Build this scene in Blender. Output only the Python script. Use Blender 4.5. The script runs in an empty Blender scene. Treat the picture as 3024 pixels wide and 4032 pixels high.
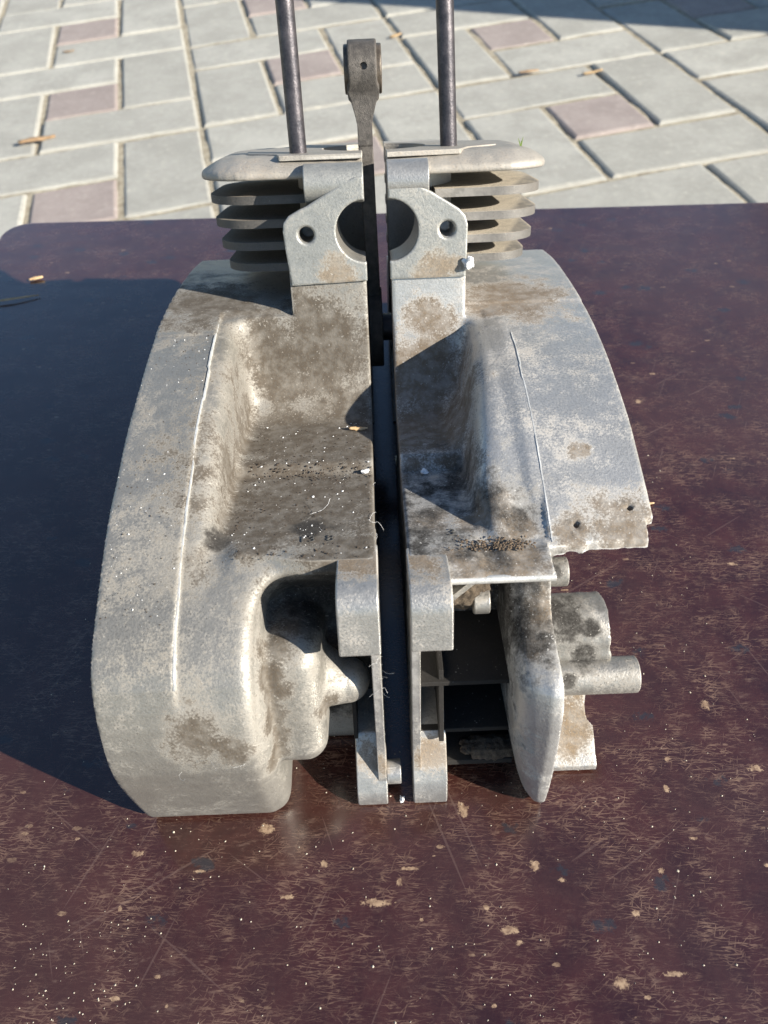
import bpy, bmesh, math, random
import numpy as np
from mathutils import Vector, Matrix

# ------------------------------------------------------------------ camera, sky, sun, exposure
S = bpy.context.scene
COL = S.collection
R = math.radians
MM = 0.001
PITCH, ROLL, CAM_H = R(48.65), R(-2.3), 0.400
cam = bpy.data.cameras.new('camera')
camo = bpy.data.objects.new('camera', cam)
COL.objects.link(camo)
_c, _s = math.cos(ROLL), math.sin(ROLL)
_r0 = Vector((1, 0, 0))
_u0 = Vector((0, math.sin(PITCH), math.cos(PITCH)))
_f0 = Vector((0, math.cos(PITCH), -math.sin(PITCH)))
_R = _r0 * _c + _u0 * _s
_U = _u0 * _c - _r0 * _s
camo.matrix_world = Matrix(((_R.x, _U.x, -_f0.x, 0), (_R.y, _U.y, -_f0.y, 0), (_R.z, _U.z, -_f0.z, CAM_H), (0, 0, 0, 1)))
cam.sensor_fit = 'HORIZONTAL'
cam.sensor_width = 36
cam.lens = 36
cam.clip_start = 0.01
cam.clip_end = 500
cam.dof.use_dof = True
cam.dof.focus_distance = 0.40
cam.dof.aperture_fstop = 16
S.camera = camo

SUN = Vector((-1.61, 0.81, -1.0)).normalized()      # the way the light travels
w = bpy.data.worlds.new('World')
S.world = w
w.use_nodes = True
nt = w.node_tree
sky = nt.nodes.new('ShaderNodeTexSky')
sky.sky_type = 'NISHITA'
sky.sun_disc = False
sky.sun_elevation = math.asin(-SUN.z)
sky.sun_rotation = math.atan2(-SUN.x, -SUN.y)
sky.air_density = 1.1
sky.dust_density = 0.1
sky.ozone_density = 3.0
bg = nt.nodes['Background']
bg.inputs['Strength'].default_value = 0.072
nt.links.new(sky.outputs[0], bg.inputs['Color'])
sl = bpy.data.lights.new('sun', 'SUN')
sl.energy = 5.0
sl.angle = R(0.53)
sl.color = (1.0, 0.93, 0.82)
so = bpy.data.objects.new('sun', sl)
COL.objects.link(so)
so.rotation_euler = SUN.to_track_quat('-Z', 'Y').to_euler()
so.location = (2, -1, 2)
S.view_settings.view_transform = 'Standard'
S.view_settings.look = 'None'
S.view_settings.gamma = 1
S.view_settings.exposure = 1.17
S.render.engine = 'CYCLES'
S.cycles.use_denoising = True
S.cycles.max_bounces = 6

# ------------------------------------------------------------------ helpers
rnd = random.Random(7)


def tag(o, label=None, cat=None, group=None, kind=None):
    if label: o['label'] = label
    if cat: o['category'] = cat
    if group: o['group'] = group
    if kind: o['kind'] = kind
    return o


def link(name, me, mat=None, parent=None):
    o = bpy.data.objects.new(name, me)
    COL.objects.link(o)
    if mat is not None and me is not None and not me.materials:
        me.materials.append(mat)
    if parent is not None: o.parent = parent
    return o


def mesh_from(name, v, f, smooth=True, scale=MM):
    me = bpy.data.meshes.new(name)
    me.from_pydata((np.asarray(v, dtype=float) * scale).tolist(), [], f)
    me.update()
    if smooth: me.shade_smooth()
    return me


def prism_mesh(name, poly, axis, a0, a1, scale=MM):
    """closed outline poly (2-D) swept along an axis: 'X' -> (y,z), 'Y' -> (x,z), 'Z' -> (x,y)"""
    n = len(poly)

    def pt(p, a):
        return {'X': (a, p[0], p[1]), 'Y': (p[0], a, p[1]), 'Z': (p[0], p[1], a)}[axis]
    v = [pt(p, a0) for p in poly] + [pt(p, a1) for p in poly]
    f = [list(range(n)), list(range(n, 2 * n))[::-1]] + [[i, i + n, (i + 1) % n + n, (i + 1) % n] for i in range(n)]
    bm = bmesh.new()
    vs = [bm.verts.new(Vector(p) * scale) for p in v]
    for q in f: bm.faces.new([vs[i] for i in q])
    bmesh.ops.recalc_face_normals(bm, faces=bm.faces)
    me = bpy.data.meshes.new(name)
    bm.to_mesh(me); bm.free()
    me.shade_smooth()
    return me


def prism(name, poly, axis, a0, a1, mat, parent, bevel=0.8, seg=3, scale=MM):
    o = link(name, prism_mesh(name, poly, axis, a0, a1, scale), mat, parent)
    if bevel:
        b = o.modifiers.new('bevel', 'BEVEL')
        b.width = bevel * scale; b.segments = seg; b.limit_method = 'ANGLE'; b.angle_limit = R(40)
        b.harden_normals = True
    return o


def box(name, x0, x1, y0, y1, z0, z1, mat, parent, bevel=0.8):
    return prism(name, [(y0, z0), (y1, z0), (y1, z1), (y0, z1)], 'X', x0, x1, mat, parent, bevel)


def circ(cx, cy, r, n=36, a0=0, a1=360):
    full = abs(a1 - a0) >= 359.9
    m = n if full else n + 1
    return [(cx + r * math.cos(R(a0 + (a1 - a0) * i / n)), cy + r * math.sin(R(a0 + (a1 - a0) * i / n))) for i in range(m)]


def rrect(x0, x1, y0, y1, r, n=8):
    """rounded rectangle; r = (bl, br, tr, tl)"""
    p = []
    for (cx, cy, a, rr) in ((x0, y0, 180, r[0]), (x1, y0, 270, r[1]), (x1, y1, 0, r[2]), (x0, y1, 90, r[3])):
        sx = 1 if cx == x0 else -1
        sy = 1 if cy == y0 else -1
        if rr < .01: p.append((cx, cy)); continue
        p += circ(cx + sx * rr, cy + sy * rr, rr, n, a, a + 90)
    return p


# ---- signed distance solids turned into meshes (surface nets)
def smin(a, b, k):
    h = np.clip(.5 + .5 * (b - a) / k, 0, 1)
    return b + (a - b) * h - k * h * (1 - h)


def smax(a, b, k): return -smin(-a, -b, k)


def sstep(a, b, x):
    t = np.clip((x - a) / (b - a), 0, 1)
    return t * t * (3 - 2 * t)


def mx(*a):
    r = a[0]
    for q in a[1:]: r = np.maximum(r, q)
    return r


def mn(*a):
    r = a[0]
    for q in a[1:]: r = np.minimum(r, q)
    return r


def poly2(P, Y, Z):
    d = None; sgn = None
    n = len(P)
    for i in range(n):
        ay, az = P[i]; by, bz = P[i - 1]
        ey, ez = by - ay, bz - az
        wy, wz = Y - ay, Z - az
        t = np.clip((wy * ey + wz * ez) / (ey * ey + ez * ez), 0, 1)
        qy, qz = wy - ey * t, wz - ez * t
        dd = qy * qy + qz * qz
        c1, c2, c3 = Z >= az, Z < bz, ey * wz > ez * wy
        flip = (c1 & c2 & c3) | (~c1 & ~c2 & ~c3)
        s = np.where(flip, -1.0, 1.0)
        d = dd if d is None else np.minimum(d, dd)
        sgn = s if sgn is None else sgn * s
    return sgn * np.sqrt(d)


def rbox(X, Y, Z, x0, x1, y0, y1, z0, z1, r=2):
    a = np.abs(X - (x0 + x1) / 2) - (x1 - x0) / 2 + r
    b = np.abs(Y - (y0 + y1) / 2) - (y1 - y0) / 2 + r
    c = np.abs(Z - (z0 + z1) / 2) - (z1 - z0) / 2 + r
    return np.sqrt(np.maximum(a, 0) ** 2 + np.maximum(b, 0) ** 2 + np.maximum(c, 0) ** 2) + np.minimum(mx(a, b, c), 0) - r


def lump(X, Y, Z, f, seed=0.0):
    """cheap smooth 3-D wobble, about -1..1"""
    return (np.sin(X * f + 1.3 * np.sin(Y * f * .7 + seed) + seed) + np.sin(Y * f * 1.1 + 1.7 * np.sin(Z * f * .8 + 2 * seed))
            + np.sin(Z * f * .93 + 1.1 * np.sin(X * f * 1.2 + 3 * seed))) / 3


def nets(name, f, lo, hi, h, polish=3):
    ax = [np.arange(lo[i], hi[i] + h, h) for i in range(3)]
    X, Y, Z = ax[0][:, None, None], ax[1][None, :, None], ax[2][None, None, :]
    V = np.broadcast_to(f(X, Y, Z), (len(ax[0]), len(ax[1]), len(ax[2]))).astype(np.float32)
    I = V < 0
    sl = lambda a, d, e, g: a[d:a.shape[0] - 1 + d, e:a.shape[1] - 1 + e, g:a.shape[2] - 1 + g]
    cnt = sum(sl(I, d, e, g).astype(np.int8) for d in (0, 1) for e in (0, 1) for g in (0, 1))
    act = (cnt > 0) & (cnt < 8)
    ci, cj, ck = np.nonzero(act)
    idx = -np.ones(act.shape, np.int64)
    idx[ci, cj, ck] = np.arange(len(ci))
    acc = np.zeros((len(ci), 3)); num = np.zeros(len(ci))
    corners = [(d, e, g) for d in (0, 1) for e in (0, 1) for g in (0, 1)]
    for a in corners:
        for b in corners:
            if sum(b) - sum(a) == 1 and all(y >= x for x, y in zip(a, b)):
                va = V[ci + a[0], cj + a[1], ck + a[2]]; vb = V[ci + b[0], cj + b[1], ck + b[2]]
                m = (va < 0) != (vb < 0)
                t = np.where(m, va / np.where(m, va - vb, 1), 0)
                for q in range(3): acc[:, q] += np.where(m, a[q] + t * (b[q] - a[q]), 0)
                num += m
    P = acc / num[:, None] + np.stack([ci, cj, ck], 1)
    P = P * h + np.array(lo)
    for _ in range(polish):
        x, y, z = P[:, 0], P[:, 1], P[:, 2]
        e = .25 * h
        d = f(x, y, z) + 0 * x
        g = np.stack([f(x + e, y, z) - f(x - e, y, z), f(x, y + e, z) - f(x, y - e, z), f(x, y, z + e) - f(x, y, z - e)], 1) / (2 * e)
        g2 = np.maximum((g * g).sum(1), .25)
        step = np.clip(d / g2, -.5 * h, .5 * h)
        P = P - g * step[:, None]
    F = []
    s0 = I[:-1, 1:-1, 1:-1] != I[1:, 1:-1, 1:-1]
    i, j, k = np.nonzero(s0); j = j + 1; k = k + 1
    q = np.stack([idx[i, j - 1, k - 1], idx[i, j, k - 1], idx[i, j, k], idx[i, j - 1, k]], 1)
    q[~I[i, j, k]] = q[~I[i, j, k]][:, ::-1]; F.append(q)
    s1 = I[1:-1, :-1, 1:-1] != I[1:-1, 1:, 1:-1]
    i, j, k = np.nonzero(s1); i = i + 1; k = k + 1
    q = np.stack([idx[i - 1, j, k - 1], idx[i - 1, j, k], idx[i, j, k], idx[i, j, k - 1]], 1)
    q[~I[i, j, k]] = q[~I[i, j, k]][:, ::-1]; F.append(q)
    s2 = I[1:-1, 1:-1, :-1] != I[1:-1, 1:-1, 1:]
    i, j, k = np.nonzero(s2); i = i + 1; j = j + 1
    q = np.stack([idx[i - 1, j - 1, k], idx[i, j - 1, k], idx[i, j, k], idx[i - 1, j, k]], 1)
    q[~I[i, j, k]] = q[~I[i, j, k]][:, ::-1]; F.append(q)
    F = np.concatenate(F)
    me = bpy.data.meshes.new(name)
    me.vertices.add(len(P)); me.vertices.foreach_set('co', (P * MM).astype(np.float32).ravel())
    me.loops.add(len(F) * 4); me.loops.foreach_set('vertex_index', F.astype(np.int32).ravel())
    me.polygons.add(len(F))
    me.polygons.foreach_set('loop_start', np.arange(0, len(F) * 4, 4, dtype=np.int32))
    me.update(calc_edges=True); me.validate()
    me.shade_smooth()
    me.set_sharp_from_angle(angle=R(50))
    return me


# ------------------------------------------------------------------ materials
class NT:
    def __init__(s, name):
        s.m = bpy.data.materials.new(name); s.m.use_nodes = True
        s.t = s.m.node_tree; s.b = s.t.nodes['Principled BSDF']
        s.out = s.t.nodes['Material Output']

    def n(s, typ, **kw):
        q = s.t.nodes.new('ShaderNode' + typ)
        for k, v in kw.items(): setattr(q, k, v)
        return q

    def l(s, a, b): s.t.links.new(a, b)

    def put(s, sock, v):
        if hasattr(v, 'is_linked') or hasattr(v, 'links'): s.l(v, sock)
        else: sock.default_value = v

    def coord(s, which='Object', scale=(1, 1, 1), rot=(0, 0, 0), loc=(0, 0, 0)):
        c = s.n('TexCoord'); m = s.n('Mapping')
        s.l(c.outputs[which], m.inputs['Vector'])
        m.inputs['Scale'].default_value = scale; m.inputs['Rotation'].default_value = rot; m.inputs['Location'].default_value = loc
        return m.outputs[0]

    def noise(s, vec, scale, detail=4, rough=.55, dist=0.0):
        q = s.n('TexNoise'); s.l(vec, q.inputs['Vector'])
        q.inputs['Scale'].default_value = scale; q.inputs['Detail'].default_value = detail
        q.inputs['Roughness'].default_value = rough; q.inputs['Distortion'].default_value = dist
        return q.outputs['Fac']

    def vor(s, vec, scale, feature='F1', rnd_=1.0):
        q = s.n('TexVoronoi', feature=feature); s.l(vec, q.inputs['Vector'])
        q.inputs['Scale'].default_value = scale; q.inputs['Randomness'].default_value = rnd_
        return q.outputs['Distance'], q.outputs.get('Color')

    def ramp(s, x, lo, hi, a=0.0, b=1.0):
        q = s.n('MapRange'); q.clamp = True; q.interpolation_type = 'SMOOTHSTEP'
        s.l(x, q.inputs['Value'])
        q.inputs['From Min'].default_value = lo; q.inputs['From Max'].default_value = hi
        q.inputs['To Min'].default_value = a; q.inputs['To Max'].default_value = b
        return q.outputs['Result']

    def math(s, op, a, b=0.0):
        q = s.n('Math', operation=op); s.put(q.inputs[0], a); s.put(q.inputs[1], b)
        return q.outputs[0]

    def mix(s, fac, a, b):
        q = s.n('MixRGB'); s.put(q.inputs['Fac'], fac)
        for sock, v in ((q.inputs['Color1'], a), (q.inputs['Color2'], b)):
            if isinstance(v, tuple): sock.default_value = v + (1,) if len(v) == 3 else v
            else: s.l(v, sock)
        return q.outputs['Color']

    def bump(s, h, strength=.5, dist=.001, normal=None):
        q = s.n('Bump'); s.l(h, q.inputs['Height'])
        q.inputs['Strength'].default_value = strength; q.inputs['Distance'].default_value = dist
        if normal is not None: s.l(normal, q.inputs['Normal'])
        return q.outputs[0]

    def set(s, **kw):
        for k, v in kw.items():
            sock = s.b.inputs[k.replace('_', ' ')]
            if isinstance(v, tuple) and len(v) == 3: sock.default_value = v + (1,)
            else: s.put(sock, v)
        return s.m


def spots(N, vec, pts, wob):
    """soft union of dirty, worn or shade-darkened spots: (centre mm, radius mm)"""
    r = None
    for (c, rad) in pts:
        d = N.n('VectorMath', operation='DISTANCE'); N.l(vec, d.inputs[0])
        d.inputs[1].default_value = tuple(q * MM for q in c)
        e = N.math('ADD', N.math('DIVIDE', d.outputs['Value'], rad * MM), wob)
        v = N.ramp(e, 1.15, .55)
        r = v if r is None else N.math('MAXIMUM', r, v)
    return r


def cast_metal(name, base=(.50, .49, .46), dirt=.55, dirt_col=(.17, .125, .08), gloss=.42, metal=.55, speck=.5, patches=None, oil_shade=None, off=0.0, updust=None):
    N = NT(name)
    v = N.coord(loc=(off, off * 2, 0))
    n1 = N.noise(v, 28, 6, .62, .6)
    n2 = N.noise(v, 140, 5, .65)
    n3 = N.noise(v, 900, 3, .7)
    n4 = N.noise(v, 9, 3, .5)
    cloud = N.math('ADD', N.math('MULTIPLY', n1, .6), N.math('MULTIPLY', n2, .4))
    col = N.mix(N.ramp(cloud, .36, .68), tuple(c * .86 for c in base), tuple(min(1, c * 1.08) for c in base))
    col = N.mix(N.ramp(n4, .5, .7, 0, .3), col, (base[0] * .9, base[1] * .87, base[2] * .8))
    grain = N.math('SUBTRACT', n3, .5)
    dm = N.math('MULTIPLY', N.ramp(N.math('ADD', N.math('ADD', cloud, N.math('MULTIPLY', n4, .35)), N.math('MULTIPLY', grain, .5)), .62, .98), dirt)
    if patches:
        vv = N.coord()
        wob = N.math('ADD', N.math('MULTIPLY', N.math('SUBTRACT', N.noise(vv, 60, 6, .7), .5), 2.2), N.math('MULTIPLY', grain, 1.3))
        pm = N.math('MULTIPLY', spots(N, vv, patches, wob), N.ramp(n2, .3, .62, .68, 1))
        dm = N.math('MAXIMUM', dm, pm)
    dirtc = N.mix(n3, tuple(c * .55 for c in dirt_col), tuple(c * 1.5 for c in dirt_col))
    col = N.mix(dm, col, dirtc)
    if oil_shade:
        vv = N.coord()
        wob = N.math('MULTIPLY', N.math('SUBTRACT', N.noise(vv, 45, 6, .75), .5), 2.4)
        om = N.math('MULTIPLY', spots(N, vv, oil_shade, wob), N.ramp(n2, .2, .55, .6, 1))
        col = N.mix(om, col, (.022, .019, .016))
        dm = N.math('MAXIMUM', dm, om)
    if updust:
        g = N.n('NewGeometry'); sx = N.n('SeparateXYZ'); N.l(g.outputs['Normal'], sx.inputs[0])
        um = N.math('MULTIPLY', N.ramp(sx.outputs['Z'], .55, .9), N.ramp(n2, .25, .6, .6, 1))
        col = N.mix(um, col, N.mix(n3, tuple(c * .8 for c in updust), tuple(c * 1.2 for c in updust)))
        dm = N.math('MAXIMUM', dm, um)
    # fine dark and light specks of grit
    vd, vc = N.vor(v, 620)
    sp = N.math('MULTIPLY', N.ramp(vd, .26, .16), N.ramp(n2, .45, .6, 0, speck))
    col = N.mix(sp, col, (.05, .045, .04))
    vd2, _ = N.vor(v, 430)
    sp2 = N.math('MULTIPLY', N.ramp(vd2, .2, .12), N.ramp(n2, .52, .62, 0, speck * .5))
    col = N.mix(sp2, col, (.72, .68, .6))
    # sandy grain and a few fine scratches
    col = N.mix(N.math('MULTIPLY', N.ramp(n3, .57, .30, 0, .5), N.ramp(n4, .3, .7, .4, 1)), col, tuple(c * .35 for c in base))
    g_ = N.n('NewGeometry')
    wear = N.math('MULTIPLY', N.ramp(g_.outputs['Pointiness'], .535, .60), N.ramp(n2, .35, .6, .25, .9))
    col = N.mix(wear, col, tuple(min(.82, c * 1.55) for c in base))
    dm = N.math('MULTIPLY', dm, N.math('SUBTRACT', 1.0, wear))
    c_ = N.n('TexCoord'); m_ = N.n('Mapping'); m_.vector_type = 'TEXTURE'; N.l(c_.outputs['Object'], m_.inputs['Vector'])
    m_.inputs['Rotation'].default_value = (.2, .5, .9); m_.inputs['Scale'].default_value = (16, 1, 1)
    scr = N.ramp(N.noise(m_.outputs[0], 700, 1, .5), .72, .75, 0, .35)
    col = N.mix(scr, col, tuple(min(1, c * 1.4) for c in base))
    h = N.math('ADD', N.math('MULTIPLY', n3, .5), N.math('MULTIPLY', n2, .6))
    rough = N.math('ADD', N.ramp(dm, 0, .7, gloss, .85), N.math('MULTIPLY', n2, .12))
    return N.set(Base_Color=col, Roughness=rough, Metallic=N.ramp(dm, 0, .6, metal, 0.0), Normal=N.bump(h, .42, .0010))


def simple_noise_mat(name, c1, c2, scale, rough=.6, metal=0.0, bump=.3, dist=.0005, detail=5, which='Object', spec=.5):
    N = NT(name)
    v = N.coord(which)
    n = N.noise(v, scale, detail, .6)
    n2 = N.noise(v, scale * 7, 3, .6)
    f = N.ramp(N.math('ADD', N.math('MULTIPLY', n, .65), N.math('MULTIPLY', n2, .35)), .33, .67)
    N.b.inputs['Specular IOR Level'].default_value = spec
    return N.set(Base_Color=N.mix(f, c1, c2), Roughness=rough, Metallic=metal, Normal=N.bump(N.math('ADD', n, n2), bump, dist))


M = {}
M['left'] = cast_metal('cast_aluminium_dusty', base=(.36, .342, .305), dirt=.85, dirt_col=(.074, .058, .041), gloss=.42, metal=.68, speck=.5,
                       patches=[((-45, 70, 151), 46), ((-30, 120, 156), 50), ((-60, 40, 150), 26), ((-40, 60, 148), 72), ((-36, 128, 152), 68), ((-34, 171, 194), 42), ((-64, 120, 156), 30), ((-64, 60, 152), 26), ((-60, 168, 190), 26), 
                                ((-84, -36, 82), 17), ((-70, -34, 76), 12), ((-30, 160, 190), 22), ((-100, 190, 214), 40), ((-52, -18, 104), 11), ((-53, -20, 80), 11), ((-54, -22, 58), 9), ((-51, -16, 92), 10), ((-52, -17, 69), 9), ((-50, -12, 112), 12), ((-36, 2, 116), 14), ((-31, -8, 75), 9), ((-20, 8, 150), 28), ((-60, 172, 170), 24), ((-40, 172, 168), 20)],
                       oil_shade=[((-78, 22, 148), 7), ((-36, 30, 147), 9), ((-28, 26, 120), 26), ((-22, 34, 60), 34)])  # large ones blacken the recess by the lug, shade put into the colour
M['right'] = cast_metal('cast_aluminium_bright', base=(.55, .54, .515), dirt=.6, dirt_col=(.15, .115, .08), gloss=.36, metal=.68, speck=.35, off=3.1,
                        patches=[((26, 130, 152), 46), ((28, 166, 176), 34), ((46, 125, 166), 26), ((45, 80, 152), 22), ((47, 40, 148), 16), ((52, 12, 144), 16), ((62, 26, 148), 9), ((35, 0, 149), 16),  ((85, 190, 210), 38), ((70, 175, 206), 14), ((30, 170, 205), 17),  # pocket floor, wall and ridge patches: grime, with the shade there painted in
                                 ((110, 24, 148), 20), ((84, 22, 146), 12), ((96, 60, 168), 7), ((20, 40, 151), 16), ((50, 0, 143), 14), ((66, 2, 116), 16), ((67, 10, 130), 12), ((66, -6, 104), 9), ((46, 5, 140), 24), ((34, 8, 141), 14), ((60, 5, 140), 14)],
                        oil_shade=[((36, 52, 92), 74), ((40, 48, 34), 52), ((58, 12, 134), 7)])  # large ones over the cavity: oil grime plus painted-in shade
M['flange'] = cast_metal('machined_aluminium', base=(.37, .37, .345), dirt=.4, dirt_col=(.2, .16, .115), gloss=.42, metal=.6, speck=.15, off=1.7,
                         patches=[((-20, 169, 233), 12), ((34, 169, 234), 13), ((46, 169, 238), 7)])
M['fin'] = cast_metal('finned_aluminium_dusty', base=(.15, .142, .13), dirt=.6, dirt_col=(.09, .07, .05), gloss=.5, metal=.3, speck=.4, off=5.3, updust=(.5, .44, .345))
M['fin_shaded'] = cast_metal('shaded_finned_aluminium', base=(.10, .095, .088), dirt=.6, dirt_col=(.06, .048, .035), gloss=.55, metal=.3, speck=.4, off=5.9, updust=(.21, .18, .14))  # fin metal darkened: shade of the left stack is put into the colour
M['plate'] = cast_metal('top_plate_aluminium_dusty', base=(.36, .335, .295), dirt=.6, dirt_col=(.19, .145, .10), gloss=.5, metal=.25, speck=.4, off=6.3)
M['lug'] = cast_metal('brushed_lug_aluminium', base=(.44, .432, .41), dirt=.75, gloss=.33, metal=.68, speck=.4, off=7.7,
                      patches=[((-12, 2, 151), 16), ((-12, -4, 30), 12), ((16, 2, 151), 15), ((18, -2, 34), 12), ((92, 24, 26), 22), ((14, 6, 141), 10)])
M['boss'] = cast_metal('oily_aluminium', base=(.36, .345, .315), dirt=.85, dirt_col=(.1, .08, .06), gloss=.4, metal=.7, speck=.6, off=9.2,
                       oil_shade=[((84, 25, 96), 15), ((98, 22, 90), 7), ((86, 9, 68), 6), ((78, 20, 125), 6), ((94, 22, 74), 13)])
M['black_cast'] = cast_metal('grimy_shaded_aluminium', base=(.016, .014, .012), dirt=.8, dirt_col=(.014, .011, .008), gloss=.75, metal=.2, speck=.5, off=11)  # near-black: grime plus the shade of the hollows in the base colour
M['seam'] = cast_metal('bright_aluminium_edge', base=(.52, .515, .49), dirt=.4, gloss=.4, metal=.5, speck=.2, off=13)
M['steel'] = simple_noise_mat('dark_oxidised_steel', (.035, .034, .04), (.10, .09, .095), 160, .42, .6, .4, .0004)
M['rod_steel'] = simple_noise_mat('dull_forged_steel', (.055, .05, .045), (.12, .108, .095), 260, .6, .35, .7, .0006)
M['bush'] = simple_noise_mat('worn_bush_steel', (.06, .05, .04), (.16, .13, .1), 200, .45, .5, .4, .0004)
M['stamp'] = simple_noise_mat('stamped_mark', (.07, .065, .06), (.13, .125, .11), 500, .6, .2, .3, .0003)
M['soil'] = simple_noise_mat('caked_brown_soil', (.05, .036, .025), (.17, .13, .09), 350, .95, 0, 1.0, .0015)
M['dark_dirt'] = simple_noise_mat('dark_soil', (.03, .022, .016), (.09, .065, .045), 400, .95, 0, .8, .001)

# ------------------------------------------------------------------ setting: sloping pavement of herringbone pavers
E1 = Vector((0.97957657, 0.19705244, 0.04000112)); E2 = Vector((-0.19692362, 0.98039258, -0.00717452)); EN = E1.cross(E2).normalized()
GO = Vector((-0.75052, 1.42919, -0.46936))
UNIT = 0.22
GM = Matrix(((E1.x, E2.x, EN.x, GO.x), (E1.y, E2.y, EN.y, GO.y), (E1.z, E2.z, EN.z, GO.z), (0, 0, 0, 1)))


def sand_mat():
    N = NT('pale_joint_sand')
    v = N.coord()
    n = N.noise(v, 45, 6, .7); n2 = N.noise(v, 400, 3, .7)
    col = N.mix(N.ramp(n, .3, .7), (.27, .23, .165), (.48, .43, .325))
    col = N.mix(N.ramp(n2, .55, .7, 0, .6), col, (.16, .13, .09))
    return N.set(Base_Color=col, Roughness=.95, Normal=N.bump(N.math('ADD', n, n2), .9, .006))


def paver_mat(name, c1, c2):
    N = NT(name)
    v = N.coord()
    oi = N.n('ObjectInfo')
    add = N.n('VectorMath', operation='ADD'); N.l(v, add.inputs[0])
    mul = N.n('VectorMath', operation='SCALE'); N.l(oi.outputs['Location'], mul.inputs[0]); mul.inputs['Scale'].default_value = 3.7
    N.l(mul.outputs[0], add.inputs[1]); v = add.outputs[0]
    n = N.noise(v, 9, 5, .6); n2 = N.noise(v, 60, 5, .7); n3 = N.noise(v, 700, 2, .7)
    col = N.mix(N.ramp(N.math('ADD', N.math('MULTIPLY', n, .6), N.math('MULTIPLY', n2, .4)), .35, .65), c1, c2)
    col = N.mix(N.math('MULTIPLY', oi.outputs['Random'], .35), col, tuple(c * .86 for c in c1))
    col = N.mix(N.ramp(n2, .56, .74, 0, .4), col, (.55, .5, .41))
    col = N.mix(N.ramp(n3, .58, .70, 0, .5), col, tuple(c * .45 for c in c1))
    return N.set(Base_Color=col, Roughness=.9, Normal=N.bump(N.math('ADD', n3, N.math('MULTIPLY', n2, 1.5)), .5, .002))


M['sand'] = sand_mat()
M['grey_paver'] = paver_mat('grey_concrete_paver', (.305, .298, .265), (.41, .402, .36))
M['red_paver'] = paver_mat('faded_red_concrete_paver', (.265, .222, .205), (.345, .295, .27))

bm = bmesh.new()
gx = [-60, -8, -3] + [-2 + .05 * i for i in range(121)] + [5, 10, 60]
gy = [-60, -8, -3] + [-2 + .05 * i for i in range(101)] + [4, 10, 120]
grid = []
for x in gx:
    row = []
    for y in gy:
        row.append(bm.verts.new((x, y, -.0056 + rnd.uniform(-.0026, .0018))))
    grid.append(row)
for i in range(len(gx) - 1):
    for j in range(len(gy) - 1):
        bm.faces.new((grid[i][j], grid[i + 1][j], grid[i + 1][j + 1], grid[i][j + 1]))
me = bpy.data.meshes.new('pavement'); bm.to_mesh(me); bm.free(); me.shade_smooth()
pave = link('pavement', me, M['sand'])
pave.matrix_world = GM
tag(pave, 'sandy ground under the concrete paving', None, None, 'structure')


def paver_mesh(name, nx, ny, mat):
    g = .032 * UNIT; bev = .038 * UNIT; dep = .031 * UNIT
    x0, y0, x1, y1 = g, g, nx * UNIT - g, ny * UNIT - g
    cx, cy = nx * UNIT / 2, ny * UNIT / 2

    def ring(ins, z, r):
        return [(p[0] - cx, p[1] - cy, z) for p in rrect(x0 + ins, x1 - ins, y0 + ins, y1 - ins, (r,) * 4, 3)]
    rings = [ring(0, -.05, .006), ring(0, -dep, .006), ring(bev * .35, -dep * .38, .007), ring(bev, 0, .009)]
    n = len(rings[0]); v = sum(rings, []); f = []
    for k in range(len(rings) - 1):
        for i in range(n):
            f.append((k * n + i, k * n + (i + 1) % n, (k + 1) * n + (i + 1) % n, (k + 1) * n + i))
    f.append(tuple(range(3 * n, 4 * n)))
    me = mesh_from(name, v, f, True, 1.0)
    me.set_sharp_from_angle(angle=R(25))
    me.materials.append(mat)
    return me


pm_red = paver_mesh('red_paver', 1, 1, M['red_paver'])
pm_h = paver_mesh('long_paver', 2, 1, M['grey_paver'])
pm_v = paver_mesh('upright_paver', 1, 2, M['grey_paver'])
for i in range(-6, 16):
    for j in range(-4, 14):
        a, b = i % 3, j % 3
        if (a, b) == (0, 1): me, nx, ny = pm_red, 1, 1
        elif (a, b) == (0, 0): me, nx, ny = pm_h, 2, 1
        elif (a, b) == (2, 2): me, nx, ny = pm_h, 2, 1
        elif (a, b) == (1, 1): me, nx, ny = pm_v, 1, 2
        elif (a, b) == (2, 0): me, nx, ny = pm_v, 1, 2
        else: continue
        o = link('paver', me, None, pave)
        o.location = ((i + nx / 2) * UNIT, (j + ny / 2) * UNIT, rnd.uniform(-.0025, .0025))
        o.rotation_euler = (R(rnd.uniform(-.5, .5)), R(rnd.uniform(-.5, .5)), R(rnd.uniform(-.5, .5)))

# off to the right stands the house whose corner throws the shadow across the far paving
M['plaster'] = simple_noise_mat('rough_wall_plaster', (.42, .38, .32), (.56, .52, .45), 6, .95, 0, .6, .01)
M['plinth'] = simple_noise_mat('grey_plinth', (.2, .2, .19), (.3, .29, .27), 8, .95, 0, .6, .01)
house = bpy.data.objects.new('house_wall', None); COL.objects.link(house)
house.location = (3.1, 1.52, -.42); house.rotation_euler = (0, 0, R(-8))
tag(house, 'plastered house corner out of view beyond the far paving', 'house')
prism('wall', [(0, 0), (3.5, 0), (3.5, 7), (0, 7)], 'Z', .4, 3.6, M['plaster'], house, .02, 2, 1.0)
prism('plinth', [(-.03, -.03), (3.53, -.03), (3.53, 7.03), (-.03, 7.03)], 'Z', -.5, .4, M['plinth'], house, .01, 2, 1.0)
prism('roof', [(-.05, 3.6), (3.7, 3.6), (1.8, 4.8)], 'Y', -.05, 7.2, M['plinth'], house, .01, 2, 1.0)


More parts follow.
